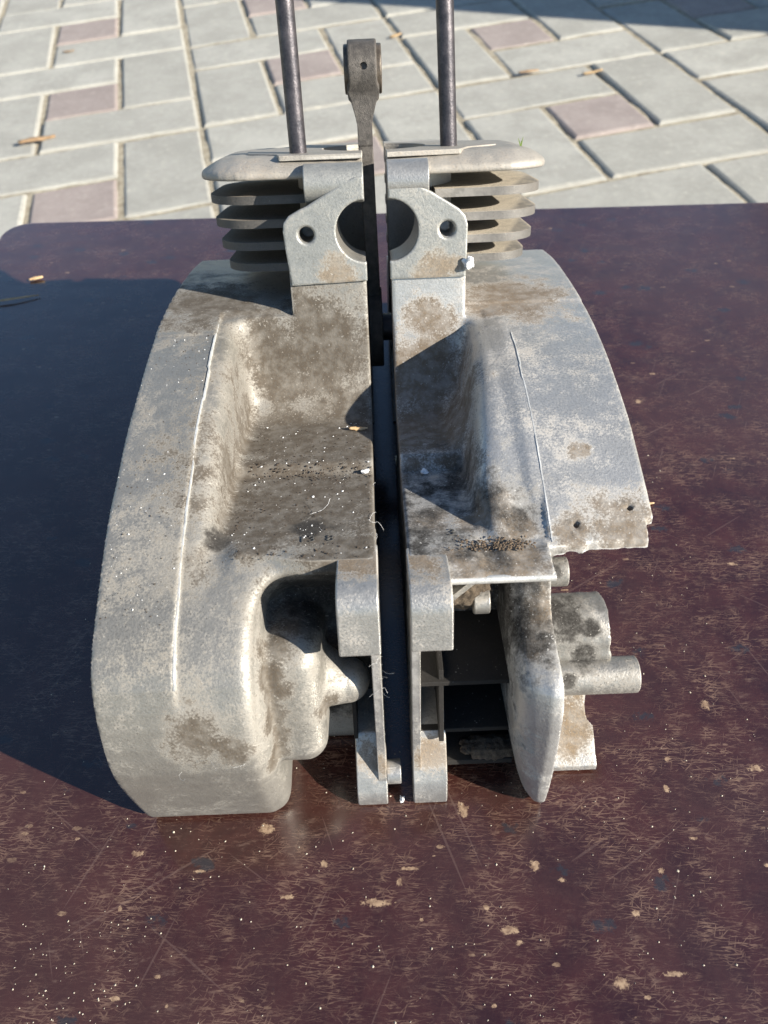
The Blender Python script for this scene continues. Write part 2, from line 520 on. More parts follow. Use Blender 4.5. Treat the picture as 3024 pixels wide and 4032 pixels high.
# ------------------------------------------------------------------ the brown board table
def table_mat():
    N = NT('scratched_brown_film_board')
    v = N.coord()
    big = N.noise(v, 5, 5, .6, .5); mid = N.noise(v, 30, 6, .65, .4); fine = N.noise(v, 320, 4, .7)
    col = N.mix(N.ramp(mid, .3, .7), (.019, .0042, .0032), (.042, .0115, .0085))
    # broad worn haze
    sep = N.n('SeparateXYZ'); N.l(v, sep.inputs[0])
    nearw = N.ramp(sep.outputs['Y'], .75, .20, .45, 1.0)
    col = N.mix(N.math('MULTIPLY', N.ramp(N.math('ADD', big, N.math('MULTIPLY', fine, .3)), .45, .8), .45), col, (.06, .031, .025))
    # short hair scratches in many directions
    def streak(ang, sc, ratio, lo, wid, k, detail=2):
        c = N.n('TexCoord'); m = N.n('Mapping'); m.vector_type = 'TEXTURE'; N.l(c.outputs['Object'], m.inputs['Vector'])
        m.inputs['Rotation'].default_value = (0, 0, ang); m.inputs['Scale'].default_value = (ratio, 1, 1); m.inputs['Location'].default_value = (k * .37, k * .23, 0)
        return N.ramp(N.noise(m.outputs[0], sc, detail, .5, .1), lo, lo + wid)
    scr = None
    for k, (ang, sc, ratio, lo) in enumerate(((.04, 1300, 16, .60), (.22, 1100, 12, .62), (-.28, 1000, 9, .62), (.7, 1200, 16, .63), (-.75, 900, 7, .64), (1.2, 1100, 9, .64), (0.0, 520, 4, .62), (-.1, 1700, 26, .6))):
        q = streak(ang, sc, ratio, lo, .04, k)
        scr = q if scr is None else N.math('MAXIMUM', scr, q)
    dens = N.ramp(N.noise(v, 32, 8, .78), .42, .66, .05, 1.0)
    scr = N.math('MULTIPLY', N.math('MULTIPLY', scr, dens), N.math('MULTIPLY', nearw, .66))
    col = N.mix(scr, col, (.20, .125, .085))
    m2 = N.n('Mapping'); m2.vector_type = 'TEXTURE'; N.l(v, m2.inputs['Vector']); m2.inputs['Scale'].default_value = (3.2, 1, 1); m2.inputs['Rotation'].default_value = (0, 0, .08)
    scuff = N.math('MULTIPLY', N.ramp(N.noise(m2.outputs[0], 210, 7, .78), .54, .72), N.math('MULTIPLY', N.ramp(N.noise(v, 19, 4, .65), .42, .62), N.math('MULTIPLY', nearw, .5)))
    col = N.mix(scuff, col, (.19, .13, .10))
    # long scratches
    lng = None
    for k, (ang, sc) in enumerate(((.55, 330), (-.6, 300), (1.15, 360), (-1.2, 340))):
        q = streak(ang, sc, 34, .735, .02, k + 9, 1)
        lng = q if lng is None else N.math('MAXIMUM', lng, q)
    col = N.mix(N.math('MULTIPLY', lng, .13), col, (.24, .17, .14))
    # chips that bare pale wood: scattered small ones
    vs = N.coord(scale=(1, 2.4, 1), rot=(0, 0, .1))
    vd, vc = N.vor(vs, 80)
    sepc = N.n('SeparateColor'); N.l(vc, sepc.inputs[0])
    size = N.ramp(sepc.outputs[0], .7, 1, 0.0, .2)
    wob = N.math('MULTIPLY', N.math('SUBTRACT', N.noise(v, 240, 4, .7), .5), .42)
    chip = N.math('LESS_THAN', N.math('ADD', vd, wob), size)
    chip = N.math('MULTIPLY', chip, N.ramp(N.noise(v, 12, 2), .45, .58, .0, 1))
    # the larger chips, where they are
    big_ch = [(-0.0701, 0.1381, 0.0059, 0.0042),
              (-0.1341, 0.1266, 0.0047, 0.002),
              (-0.0141, 0.1026, 0.0107, 0.0029),
              (-0.0396, 0.1206, 0.0027, 0.0022),
              (0.0022, 0.1179, 0.0073, 0.0013),
              (0.031, 0.1465, 0.0041, 0.0061),
              (0.0638, 0.1179, 0.0041, 0.0034),
              (0.0763, 0.1115, 0.0027, 0.0017),
              (0.0486, 0.0901, 0.0061, 0.0027),
              (0.0526, 0.0847, 0.0028, 0.0021),
              (0.0967, 0.0679, 0.0049, 0.0043),
              (-0.056, 0.1056, 0.0054, 0.0015),
              (-0.1312, 0.0643, 0.0033, 0.0014),
              (0.0389, 0.1, 0.002, 0.0018),
              (0.1253, 0.1149, 0.0022, 0.0029),
              (0.1088, 0.0964, 0.0028, 0.002),
              (0.1205, 0.0714, 0.0071, 0.0016),
              (0.1873, 0.1656, 0.0063, 0.0026),
              (0.1376, 0.1555, 0.0022, 0.0034),
              (0.1423, 0.1713, 0.0035, 0.002),
              (-0.1005, 0.1181, 0.005, 0.0012),
              (-0.1134, 0.0728, 0.0025, 0.0012),
              (0.1068, 0.0625, 0.0028, 0.0012),
              (0.0921, 0.1464, 0.0019, 0.0012),
              (0.0077, 0.0951, 0.0013, 0.0016),
              (0.0385, 0.0599, 0.0018, 0.0012),
              (-0.0026, 0.1119, 0.0022, 0.0025),
              (-0.1073, 0.0611, 0.0012, 0.0012),
              (0.1775, 0.1168, 0.0031, 0.0012),
              (-0.0906, 0.1525, 0.0012, 0.0012),
              (0.1449, 0.1303, 0.0033, 0.0012),
              (0.0837, 0.189, 0.0041, 0.0016),
              (0.2159, 0.3008, 0.0048, 0.0023),
              (0.1915, 0.4614, 0.0032, 0.0038),
              (0.2107, 0.495, 0.0045, 0.0018),
              (-0.1661, 0.1345, 0.0019, 0.0012),
              (-0.1371, 0.1014, 0.0018, 0.002),
              (0.1709, 0.2021, 0.0036, 0.004)]
    wv = N.math('MULTIPLY', N.math('SUBTRACT', N.noise(v, 330, 6, .85), .5), 4.6)
    bc = None
    for (cx, cy, rx, ry) in big_ch:
        m = N.n('Mapping'); m.vector_type = 'TEXTURE'; N.l(v, m.inputs['Vector'])
        m.inputs['Location'].default_value = (cx, cy, 0); m.inputs['Scale'].default_value = (rx * .66, ry * .66, 1)
        L = N.n('VectorMath', operation='LENGTH'); N.l(m.outputs[0], L.inputs[0])
        q = N.ramp(N.math('ADD', L.outputs['Value'], wv), .95, .8)
        bc = q if bc is None else N.math('MAXIMUM', bc, q)
    chip = N.math('MAXIMUM', N.math('MULTIPLY', chip, N.ramp(sepc.outputs[1], 0, 1, .2, .85)), bc)
    woodc = N.mix(N.ramp(fine, .35, .65), (.13, .075, .045), (.33, .23, .145))
    col = N.mix(chip, col, woodc)
    # black spilt spots
    vd3, vc3 = N.vor(N.coord(scale=(1, 1.8, 1), loc=(3, 1, 0)), 24)
    bl = N.math('MULTIPLY', N.ramp(N.math('ADD', vd3, N.math('MULTIPLY', wob, 1.2)), .17, .09), .7)
    col = N.mix(bl, col, (.02, .022, .026))
    h = N.math('ADD', N.math('MULTIPLY', fine, .25), N.math('MULTIPLY', mid, .25))
    rough = N.math('ADD', N.ramp(mid, .3, .75, .15, .30), N.math('MULTIPLY', N.math('MAXIMUM', chip, scr), .4))
    wave = N.noise(N.coord(scale=(1, 2, 1)), 22, 3, .5)
    nb = N.bump(wave, .18, .004)
    N.b.inputs['IOR'].default_value = 1.3
    N.b.inputs['Coat Weight'].default_value = 1.0
    N.b.inputs['Coat IOR'].default_value = 1.65
    N.b.inputs['Coat Roughness'].default_value = .16
    N.b.inputs['Sheen Weight'].default_value = 1.0
    N.b.inputs['Sheen Roughness'].default_value = .2
    N.b.inputs['Sheen Tint'].default_value = (.78, .74, .86, 1)
    return N.set(Base_Color=col, Roughness=rough, Normal=N.bump(h, .38, .0006, nb))


M['board'] = table_mat()
M['ply_edge'] = simple_noise_mat('plywood_edge', (.10, .06, .04), (.24, .16, .1), 30, .8, 0, .4, .001)
M['leg'] = simple_noise_mat('painted_wood_leg', (.10, .07, .05), (.18, .13, .1), 20, .7, 0, .3, .001)
table = bpy.data.objects.new('table', None); COL.objects.link(table)
table.rotation_euler = (0, 0, R(-1.4))
tag(table, 'scratched dark brown film faced plywood table carrying the engine halves', 'table')
top_poly = rrect(-405, 780, -170, 772, (25, 25, 25, 26), 8)
o = prism('table_top', top_poly, 'Z', -18, 0, M['board'], table, .6, 2)
for (x, y) in ((-340, -110), (715, -110), (-340, 710), (715, 710)):
    zg = -.46 + .0407 * x * MM
    lg = box('leg', x - 25, x + 25, y - 25, y + 25, zg * 1000, -19, M['leg'], table, 2)

# ------------------------------------------------------------------ engine frame: tilted back 20 degrees on the table
TAU = R(20)
ct, st = math.cos(TAU), math.sin(TAU)
EO = Vector((0, .152, 0))


def thing(name, label, cat, loc=None, rot=None):
    e = bpy.data.objects.new(name, None); COL.objects.link(e)
    e.empty_display_size = .02
    e.location = EO if loc is None else loc
    e.rotation_euler = (-TAU, 0, 0) if rot is None else rot
    tag(e, label, cat)
    return e


left = thing('crankcase_half', 'dusty grey aluminium crankcase half with the long chain case, lying left of the gap', 'engine part')
right = thing('crankcase_half', 'brighter aluminium crankcase half with the broken curved housing edge, right of the gap', 'engine part')

PL = [(-8.7, 2.9), (-21.8, 30), (-33.4, 57), (-36, 73.6), (-35.4, 92.5), (-31.3, 111.8), (-21.5, 123.4), (-5.4, 136), (23.6, 157), (56, 172.5), (74.4, 181.5), (109, 194), (132, 202), (155.6, 208.8),
      (180, 213.5), (205, 217), (223, 218.5), (265, 221), (310, 220), (345, 208), (368, 188), (381, 160), (372, 137), (200, 74), (26, 10.5), (-2, .6)]
PR = [(-9.5, 3), (-15.5, 19), (-20.5, 37), (-24.5, 56), (-27, 74), (-27.4, 84), (-26.2, 92), (-19, 97.8), (-8.6, 101.3), (3, 106.5), (9, 112), (12.5, 122), (15, 132), (18, 141), (40, 156), (54, 165), (74, 176.3), (94, 184.8), (125, 196.5), (162, 206.5),
      (208, 213.5), (263, 219), (312, 218), (345, 205), (366, 185), (378, 160), (372, 137), (200, 74), (26, 10.5), (-2, .6)]
PS = [(-20, 118), (10, 136), (30.9, 150.5), (42, 157.4), (54, 164.6), (74, 176.3), (94, 184.8), (125, 196.5), (162, 206.5), (208, 213.5), (263, 219), (312, 218), (345, 205), (366, 185), (378, 160), (372, 137), (200, 74), (26, 20)]


def chaikin(P_, n=2, lock=3):
    for _ in range(n):
        q = []
        for i in range(len(P_)):
            a, b_ = P_[i], P_[(i + 1) % len(P_)]
            q += [(a[0] * .78 + b_[0] * .22, a[1] * .78 + b_[1] * .22), (a[0] * .22 + b_[0] * .78, a[1] * .22 + b_[1] * .78)]
        P_ = q
    return P_


PLs, PRs, PSs = chaikin(PL, 1), chaikin(PR, 1), chaikin(PS, 1)


def f_left(X, Y, Z):
    x = -X
    d = poly2(PLs, Y, Z)
    d = d + .12 * lump(x, Y, Z, .05, 1.0) + 1.5 * sstep(90.9, 90.1, x) * sstep(178, 172, Y) * sstep(92, 112, Z) - .7 * sstep(150.4, 151.2, Y)
    floor_z = 147 + 4.5 * sstep(86, 95, Y) + .12 * lump(x, Y, Z * 0, .12, 2.)
    V2 = [(-90, 138.5), (3, 138.5), (9, 136), (26, 118), (30, 60), (31, -20), (-90, -60)]
    rest = smax(mx(d, 4.8 - x, x - 126), -smax(poly2(V2, Y, Z), x - 58, 18), 7)
    front = mx(smax(d, 54.5 - x + .03 * (Z - 70), 15), x - 126)
    lip = mx(3.2 + 7.5 * sstep(28, 66, x) - Y, Y - 30, Z - floor_z, 140 - Z, 4.8 - x, x - 72)
    body = smin(smax(mn(rest, front), x - 126, 2.2), lip, 2.5)
    neck = mx(4.8 - x, x - 48.6, 170 - Y, Y - 215, 150 - Z, (Z + .62 * x - 290) / 1.18)
    r_ = np.sqrt((x + 2.5) ** 2 + (Y - 235) ** 2)
    barrel = mx(r_ - 47, 205 - Z, Z - 289, 4.8 - x)
    body = mn(body, neck, barrel)
    wallx = 77.5 + .06 * (Z - 147)
    void1 = smax(smax(x - wallx, Y - 170.2, 14), floor_z - Z, 5)
    void1 = smax(void1, (Y - 170.2) * .74 + (151 - Z) * .67 + 12, 7)
    k = 1.5 + 9 * sstep(64, 74, x) * sstep(172, 160, Y)
    body = smax(body, -void1, k)
    # roll and conical boss below the shelf
    roll = rbox(x, Y, Z, 31, 60, -18.5 + .004 * np.maximum(Z - 80, 0) ** 2, 70, 44.5, 112, 10.5)
    body = smin(body, roll, 4)
    t = np.clip((36 - x) / 15, 0, 1)
    cone = np.sqrt((np.maximum(x - 36, 0)) ** 2 + np.maximum(21 - x, 0) ** 2 + (Y - 5) ** 2 + (Z - 84 + 6 * t) ** 2) - (17.5 - 6.5 * t)
    body = smin(body, cone, 3)
    # bore, port and crank chamber
    body = mx(body, 30.5 - r_ + 0 * Z + (-400.0) * (Z < 195))
    port = mx(np.sqrt((x - 4) ** 2 + (Z - 256.5) ** 2) - 16.6, Y - 236, 160 - Y)
    body = mx(body, -port)
    bolt = mx(np.sqrt((x - 37) ** 2 + (Z - 255.8) ** 2) - 4.2, Y - 190, 160 - Y)
    body = mx(body, -bolt)
    crank = mx(np.sqrt((Y - 235) ** 2 + (Z - 150) ** 2) - 62, x - 34)
    body = mx(body, -crank)
    return mx(body, 1.0 - (Z * ct - Y * st))


def f_right(X, Y, Z):
    x = X
    d = poly2(PRs, Y, Z) + .12 * lump(x, Y, Z, .05, 4.0) + 1.3 * sstep(30, 50, Y) * sstep(182, 176, Y) - .8 * sstep(184.6, 185.4, Y)
    floor_z = 143 + 8.5 * sstep(96, 100, Y) + .1 * lump(x, Y, Z * 0, .12, 5.)
    V2 = [(-90, 134.5), (8, 134.5), (40, 131), (48, 60), (50, -20), (-90, -60)]
    rest = mx(d, 9.8 - x, x - 75.9, -mx(poly2(V2, Y, Z), x - 90))
    if X.ndim == 3:
        m_ = X[:, 0, 0] > 48
        dp = np.full((X.shape[0], Y.shape[1], Z.shape[2]), 30., np.float32)
        dp[m_] = poly2(PRs, Y - .55 * np.maximum(70.5 - x[m_], 0), Z) * .88
    else: dp = poly2(PRs, Y - .55 * np.maximum(70.5 - x, 0), Z) * .88
    plate = mx(smax(dp, 56.5 - x + 10 * np.clip((75 - Z) / 70, 0, 1) ** 2.3, 9), x - 76)
    plate = smax(plate, x - 76, 2.0)
    slab = mx(10 - Y, Y - 60, Z - floor_z, 135.5 - Z, 9.8 - x, x - 74)
    body = mn(rest, plate, slab)
    led = mx(poly2([(14, 142.2), (9, 142), (0, 139.2), (-2.6, 138), (-3, 136), (-1, 134.6), (14, 134)], Y, Z), 26 - x, x - 73) - .3
    body = smin(body, led, .8)
    neck = mx(9.8 - x, x - 52.2, 170 - Y, Y - 215, 150 - Z, (Z + .68 * (x - 9) - 290) / 1.2)
    r_ = np.sqrt((x - 2.5) ** 2 + (Y - 235) ** 2)
    barrel = mx(r_ - 47, 205 - Z, Z - 289, 9.8 - x)
    body = mn(body, neck, barrel)
    wallx = 44.5 + .2 * (Z - 151) + 4 * sstep(60, 15, Y)
    void1 = smax(smax(x - wallx, Y - 170, 6), floor_z - Z, 5)
    void1 = smax(void1, (Y - 170) * .75 + (151 - Z) * .66 + 13, 6)
    k = 1.5 + 8.5 * sstep(38, 48, x) * sstep(172, 160, Y)
    body = smax(body, -void1, k)
    bump = np.sqrt(np.maximum(np.abs(Y - 150) - 40, 0) ** 2 + (x - 49) ** 2 + (Z - 152) ** 2) - 9
    body = smin(body, bump, 8)
    # dip where the ridge runs out on the shelf
    dip = np.sqrt((x - 65) ** 2 + ((Y - 12) * .6) ** 2 + (Z - 157) ** 2) - 13
    body = smax(body, -dip, 8)
    ds = poly2(PSs, Y, Z) + .12 * lump(x, Y, Z, .05, 4.0) - .8 * sstep(184.6, 185.4, Y)
    brk = 17 + .035 * (x - 76) + .45 * np.sin(x * .31) * np.sin(x * .17 + 1) + .22 * np.sin(x * .83 + np.sin(x * .4))
    brk = brk + 9 * sstep(119.5, 121, x) + .3 * lump(x, Y, Z, .6, 1)
    shell = mx(smax(ds, x - 124, 1.4), -(ds + 4.2), 74.5 - x, brk - Y, Y - 372, 128 - Z)
    body = mn(body, shell)
    wallb = mx(ds, 74.5 - x, x - 79, 120 - Y)
    body = mn(body, wallb)
    for (hx, hy) in ((88, 26), (114, 32)):
        hole = mx(np.sqrt((x - hx) ** 2 + (Y - hy) ** 2) - 1.5, 120 - Z)
        body = mx(body, -hole)
    body = mx(body, 30.5 - r_ + 0 * Z + (-400.0) * (Z < 195))
    port = mx(np.sqrt((x - 9) ** 2 + (Z - 256.5) ** 2) - 16.6, Y - 236, 160 - Y)
    body = mx(body, -port)
    bolt = mx(np.sqrt((x - 41.4) ** 2 + (Z - 256) ** 2) - 4.2, Y - 190, 160 - Y)
    body = mx(body, -bolt)
    crank = mx(np.sqrt((Y - 235) ** 2 + (Z - 150) ** 2) - 62, x - 42)
    body = mx(body, -crank)
    return mx(body, 1.0 - (Z * ct - Y * st))


HRES = 1.35
link('casing', nets('casing', f_left, (-128.3, -39, -4), (-2.5, 385, 292), HRES), M['left'], left)
link('casing', nets('casing', f_right, (7.4, -30, -4), (126.3, 382, 292), HRES), M['right'], right)


# raised casting seams along the inner edge of each case
def seam(parent, x, prof, ylim, mat, hgt, seed, w=1.1):
    rr = random.Random(seed)
    pts = []
    for (a, b) in zip(prof[:-1], prof[1:]):
        n = max(2, int(math.hypot(b[0] - a[0], b[1] - a[1]) / 2.2))
        for i in range(n):
            t = i / n
            pts.append((a[0] + (b[0] - a[0]) * t, a[1] + (b[1] - a[1]) * t))
    pts = [p for p in pts if ylim[0] < p[0] < ylim[1]]
    v = []; f = []; h = hgt; dx = 0
    for i, p in enumerate(pts):
        q = pts[min(i + 1, len(pts) - 1)]; o_ = pts[max(i - 1, 0)]
        ty, tz = q[0] - o_[0], q[1] - o_[1]; L = math.hypot(ty, tz); ny, nz = -tz / L, ty / L
        if nz < 0: ny, nz = -ny, -nz
        if rr.random() < .16: h = hgt * rr.choice((-1.2, -.6, .3, .6, 1, 1.4))
        if rr.random() < .1: dx = rr.uniform(-.5, .5)
        for (xx, hh) in ((-w, -1.5), (-w * .6, h), (w * .6, h * .9), (w, -1.5)):
            v.append((x + xx + dx + rr.uniform(-.1, .1), p[0] + ny * hh, p[1] + nz * hh))
    n = len(pts)
    for i in range(n - 1):
        for k in range(3):
            f.append((i * 4 + k, i * 4 + k + 1, (i + 1) * 4 + k + 1, (i + 1) * 4 + k))
    f += [(0, 1, 2, 3), tuple((n - 1) * 4 + k for k in (3, 2, 1, 0))]
    return link('casting_seam', mesh_from('casting_seam', v, f, False), mat, parent)


seam(left, -90.5, [p for p in PLs if p[1] > .364 * p[0] + 60 and p[1] > 103], (-36, 170), M['seam'], .45, 3, .6)
seam(right, 76, [p for p in PSs if p[1] > .364 * p[0] + 90], (17, 164), M['seam'], .3, 5, .5)

# ---- intake flanges
def flange(parent, sg, xm, outline, hx, hz, name_h):
    def f(X, Y, Z):
        d2 = poly2(outline, X, Z)
        d2 = mx(d2, 16.4 - np.sqrt((X - xm) ** 2 + (Z - 256.5) ** 2), sg * (xm - X) * 1.0)
        rad = np.sqrt((X - hx) ** 2 + (Z - hz) ** 2)
        d2 = mx(d2, 4.3 - rad)
        d = smax(d2, np.abs(Y - 170.5) - 2.2, .8)
        return mx(d, 5.2 - rad - np.maximum(Y - 168.3, 0))
    xs = [p[0] for p in outline]
    return link('intake_flange', nets('intake_flange', f, (min(xs) - 2, 166.4, 226), (max(xs) + 2, 174.4, 290), .62), M['flange'], parent)


flange(left, -1, -4.1, [(-3, 229.7), (-47.2, 228.4), (-49, 245), (-49.8, 258), (-49, 262.5), (-46, 266), (-40, 269), (-36, 270.6), (-27, 275.5), (-14, 282.5), (-9, 284.5), (-3, 284.5)], -37, 255.8, 'L')
flange(right, 1, 9.0, [(8, 229.9), (51.9, 229.9), (52.6, 245), (52.8, 258), (51.5, 262.5), (48, 266.4), (33, 275.6), (26, 279), (15, 283.5), (8, 285)], 41.4, 256, 'R')

# ---- cooling fins
def top_plate(parent, sg, outl):
    ext = [p for p in outl if math.hypot(p[0] - 2.5, p[1] - 235) > 31.5]
    # widen past the mating face so that only the outer rim is domed
    ext = [((-sg * 60 if abs(p[0]) < 12 else p[0]), p[1]) for p in ext]

    def f(X, Y, Z):
        d2 = poly2(ext, X, Y) + .25 * lump(X, Y, Z * 0, .35, 3.)
        t_ = np.clip(-d2 / 19, 0, 1)
        top = 287.2 + 7.2 * (1 - (1 - t_) ** 2) + .2 * lump(X, Y, Z * 0, .5, 1.)
        d_ = smax(smax(d2, (Z - top) * .9, 1.6), 283.6 - Z + 1.5 * (1 - t_) * 0, 1.6)
        m = -4.4 if sg < 0 else 9.4
        return mx(d_, sg * (m - X), 30.8 - np.sqrt((X - 2.5) ** 2 + (Y - 235) ** 2))
    lo = (-101, 175, 281.5) if sg < 0 else (8, 175, 281.5)
    hi = (-3, 296, 297) if sg < 0 else (105, 296, 297)
    return link('cooling_fin', nets('top_plate', f, lo, hi, 1.0), M['plate'], parent)


fins = [(283.6, 294.6, 98, 178, 4.9), (270, 274.6, 96, 190, 2.1), (257, 261.6, 94.5, 191, 2.1), (244.6, 249.1, 92.5, 192, 2.1), (232.2, 236.7, 89.5, 194, 2.1)]
for k, (z0, z1, hw, yf, bv) in enumerate(fins):
    rb = 30 - 2 * k
    bo = 30.8 if k == 0 else 40
    # left outline with the bore and the neck cut away
    x0, x1 = -hw + .3, -4.4
    arc = [p for p in circ(2.5, 235, bo, 40, 100, 260) if p[0] < (x1 if k == 0 or p[1] > 235 else -30)]
    xs = x1 if k == 0 else -30
    pl = [(xs, yf)] + circ(x0 + rb, yf + rb, rb, 8, 270, 180) + circ(x0 + 34, 292 - 34, 34, 8, 180, 90) + [(x1, 292)] + [(x1, arc[0][1])] + arc + [(xs, arc[-1][1])]
    if k == 0: top_plate(left, -1, pl)
    else: prism('cooling_fin', pl, 'Z', z0, z1, M['fin_shaded'], left, bv, 3)
    x0, x1 = 9.4, hw + 3.2
    xs = x0 if k == 0 else 36
    arc = [p for p in circ(2.5, 235, bo, 40, 80, -80) if p[0] > (x0 if k == 0 or p[1] > 235 else 36)]
    yfr = yf if k == 0 else (yf - 5 if k < 4 else 196)
    pr = [(xs, yfr), ] + circ(x1 - rb, yfr + rb, rb, 8, 270, 360) + circ(x1 - 34, 292 - 34, 34, 8, 0, 90) + [(x0, 292), (x0, arc[0][1])] + arc + [(xs, arc[-1][1])]
    if k == 0: top_plate(right, 1, pr)
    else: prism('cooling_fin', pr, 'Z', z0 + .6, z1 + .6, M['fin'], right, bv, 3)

# ---- machined deck pads round the bore
arcL = [p for p in circ(2.5, 235, 30.9, 40, 100, 260) if p[0] < -4.2]
prism('deck_pad', [(-4.2, 182), (-50, 184), (-53, 200), (-71, 214), (-73, 240), (-55, 262), (-40, 284), (-4.2, 287), (-4.2, arcL[0][1])] + arcL + [(-4.2, arcL[-1][1])], 'Z', 292.5, 295.2, M['plate'], left, .5)
arcR = [p for p in circ(2.5, 235, 30.9, 40, 80, -80) if p[0] > 9.2]
prism('deck_pad', [(9.2, 182), (50, 186), (56, 204), (74, 216), (76, 244), (58, 264), (42, 284), (9.2, 287), (9.2, arcR[0][1])] + arcR + [(9.2, arcR[-1][1])], 'Z', 292.5, 295.2, M['plate'], right, .5)

# ---- round bosses over the flanges
prism('round_boss', circ(178.5, 281, 10.2, 40), 'X', -36.5, -4.0, M['flange'], left, .7)
prism('round_boss', circ(178, 281.5, 10.4, 40), 'X', 8.9, 31.5, M['lug'], right, .5)

# ---- studs
def stud(parent, x, y, lean):
    prof = [(0, 4.9)] + [(z, 4.9) for z in (20, 90)] + [(112, 4.9), (113, 4.4)]
    zz = 113
    while zz < 146: prof += [(zz + .6, 4.95), (zz + 1.2, 4.4)]; zz += 1.25
    prof += [(148, 3.8)]
    v = []; f = []; n = 28
    for (z, r) in prof:
        for i in range(n):
            a = 2 * math.pi * i / n
            v.append((x + lean * z + r * math.cos(a), y + r * math.sin(a), 290 + z))
    for k in range(len(prof) - 1):
        for i in range(n): f.append((k * n + i, k * n + (i + 1) % n, (k + 1) * n + (i + 1) % n, (k + 1) * n + i))
    f.append(tuple(range((len(prof) - 1) * n, len(prof) * n)))
    me = mesh_from('stud', v, f); me.set_sharp_from_angle(angle=R(40))
    return link('stud', me, M['steel'], parent)


stud(left, -40.5, 203, -.012)
stud(right, 46.3, 214, -.035)

# ---- lugs, feet, mating rims
LUG = [(16, 146.4), (-11, 146.4)] + circ(-12, 135, 11.4, 8, 90, 180)[1:] + [(-23.4, 114.5), (16, 113.5)]
prism('mounting_lug', LUG, 'X', -21.4, -3.6, M['lug'], left, .9)
LUGR = [(18, 142.5), (-8, 142.5)] + circ(-9, 131.5, 11, 8, 90, 180)[1:] + [(-20.2, 113), (18, 112)]
prism('mounting_lug', LUGR, 'X', 9.2, 27.4, M['lug'], right, .9)
RIM = [(14, 118), (-15, 118), (-3.6, 40), (-3, 3), (30, 12), (30, 118)]
prism('mating_rim', RIM, 'X', -8.3, -4.1, M['lug'], left, .5)
prism('mating_rim', RIM, 'X', 9.5, 13.6, M['lug'], right, .5)
FOOT = [(-3.2, .3), (-5.5, 6), (-5.5, 13), (8, 40), (32, 50), (32, 13)]
prism('foot_lug', FOOT, 'X', -19.3, -3.8, M['lug'], left, .9)
FOOTR = [(-3.2, .3), (-5.5, 6), (-5.5, 20), (6, 42), (32, 52), (32, 13)]
prism('foot_lug', FOOTR, 'X', 9.3, 26.6, M['lug'], right, .9)
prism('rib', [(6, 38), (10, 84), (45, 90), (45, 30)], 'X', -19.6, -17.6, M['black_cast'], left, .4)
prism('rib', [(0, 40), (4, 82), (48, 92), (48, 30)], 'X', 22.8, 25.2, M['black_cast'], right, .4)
prism('dowel', circ(3, 17.5, 6.2, 24), 'X', -4.0, 3.4, M['lug'], left, .6)
for (z, y0) in ((74, 2), (40, 6)):
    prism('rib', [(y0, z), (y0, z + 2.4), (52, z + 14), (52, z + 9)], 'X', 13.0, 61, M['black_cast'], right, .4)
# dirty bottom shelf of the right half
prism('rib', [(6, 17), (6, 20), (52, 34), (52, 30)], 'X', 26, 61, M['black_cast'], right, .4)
# webs, bosses and caked dirt inside the upper cavity
prism('rib', [(27.4, 116.5), (29, 114.5), (41.5, 126), (40, 128.5)], 'Y', 12, 30, M['boss'], right, .5)
prism('inner_boss', circ(24, 107, 6.2, 20), 'X', 41, 49, M['boss'], right, .8)
prism('inner_boss', circ(36, 122, 8, 20), 'X', 50, 58, M['boss'], right, .8)
prism('ledge_edge', circ(-1.6, 136.6, 1.9, 14), 'X', 27.6, 73.5, M['seam'], right, .3)
def f_dirt(X, Y, Z):
    a = np.sqrt(((X - 36) / 1.5) ** 2 + ((Y - 30) / .9) ** 2 + (Z - 112) ** 2) - 11
    b_ = np.sqrt(((X - 30) / 1.0) ** 2 + (Y - 28) ** 2 + (Z - 120) ** 2) - 9
    return smin(a, b_, 4) + 1.6 * lump(X, Y, Z, .55, 3) + .9 * lump(X, Y, Z, 1.3, 1)
link('caked_dirt', nets('caked_dirt', f_dirt, (14, 14, 94), (56, 44, 136), 1.0), M['soil'], right)
def f_heap(X, Y, Z):
    a = np.sqrt(((X - 50) / 2.6) ** 2 + ((Y - 12) / 1.3) ** 2 + ((Z - 23) / .8) ** 2) - 6.0
    return a + 1.0 * lump(X, Y, Z, .7, 5) + .7 * lump(X, Y, Z, 1.6, 2)
link('caked_dirt', nets('caked_dirt', f_heap, (30, 0, 14), (64, 26, 34), .9), M['soil'], right)

# ---- bosses on the outer side of the right half
prism('side_boss', circ(22, 123.5, 7, 28), 'X', 75, 84.5, M['boss'], right, .7)
def f_bracket(X, Y, Z):
    c = np.sqrt((Y - 34) ** 2 + (Z - 82) ** 2) - 17
    c = mx(c, X - 108 + .05 * (Y - 20), 75 - X)
    w_ = rbox(X, Y, Z, 74, 109, 18, 44, 60, 76, 2)
    d = smin(c, w_, 6)
    return d + .25 * lump(X, Y, Z, .6, 2)
link('side_bracket', nets('side_bracket', f_bracket, (73, 14, 55), (112, 54, 102), .9), M['boss'], right)
prism('side_boss', circ(16, 64.5, 9.2, 32), 'X', 75, 122.5, M['boss'], right, .9)
def f_low(X, Y, Z):
    P_ = [(9.5, 6.5), (9, 9.5), (20, 22), (38, 40), (60, 48), (70, 44), (70, 30), (20, 10)]
    d = mx(poly2(P_, Y, Z), 75 - X, X - 106 + 3.2 * sstep(22, 26, Y) - 2.5 * sstep(34, 38, Y) + .25 * np.maximum(Y - 38, 0))
    return d - .4 + .06 * lump(X, Y, Z, .5, 6)
link('side_bracket', nets('side_bracket', f_low, (73.5, 6, 3), (110, 73, 51), .9), M['lug'], right)


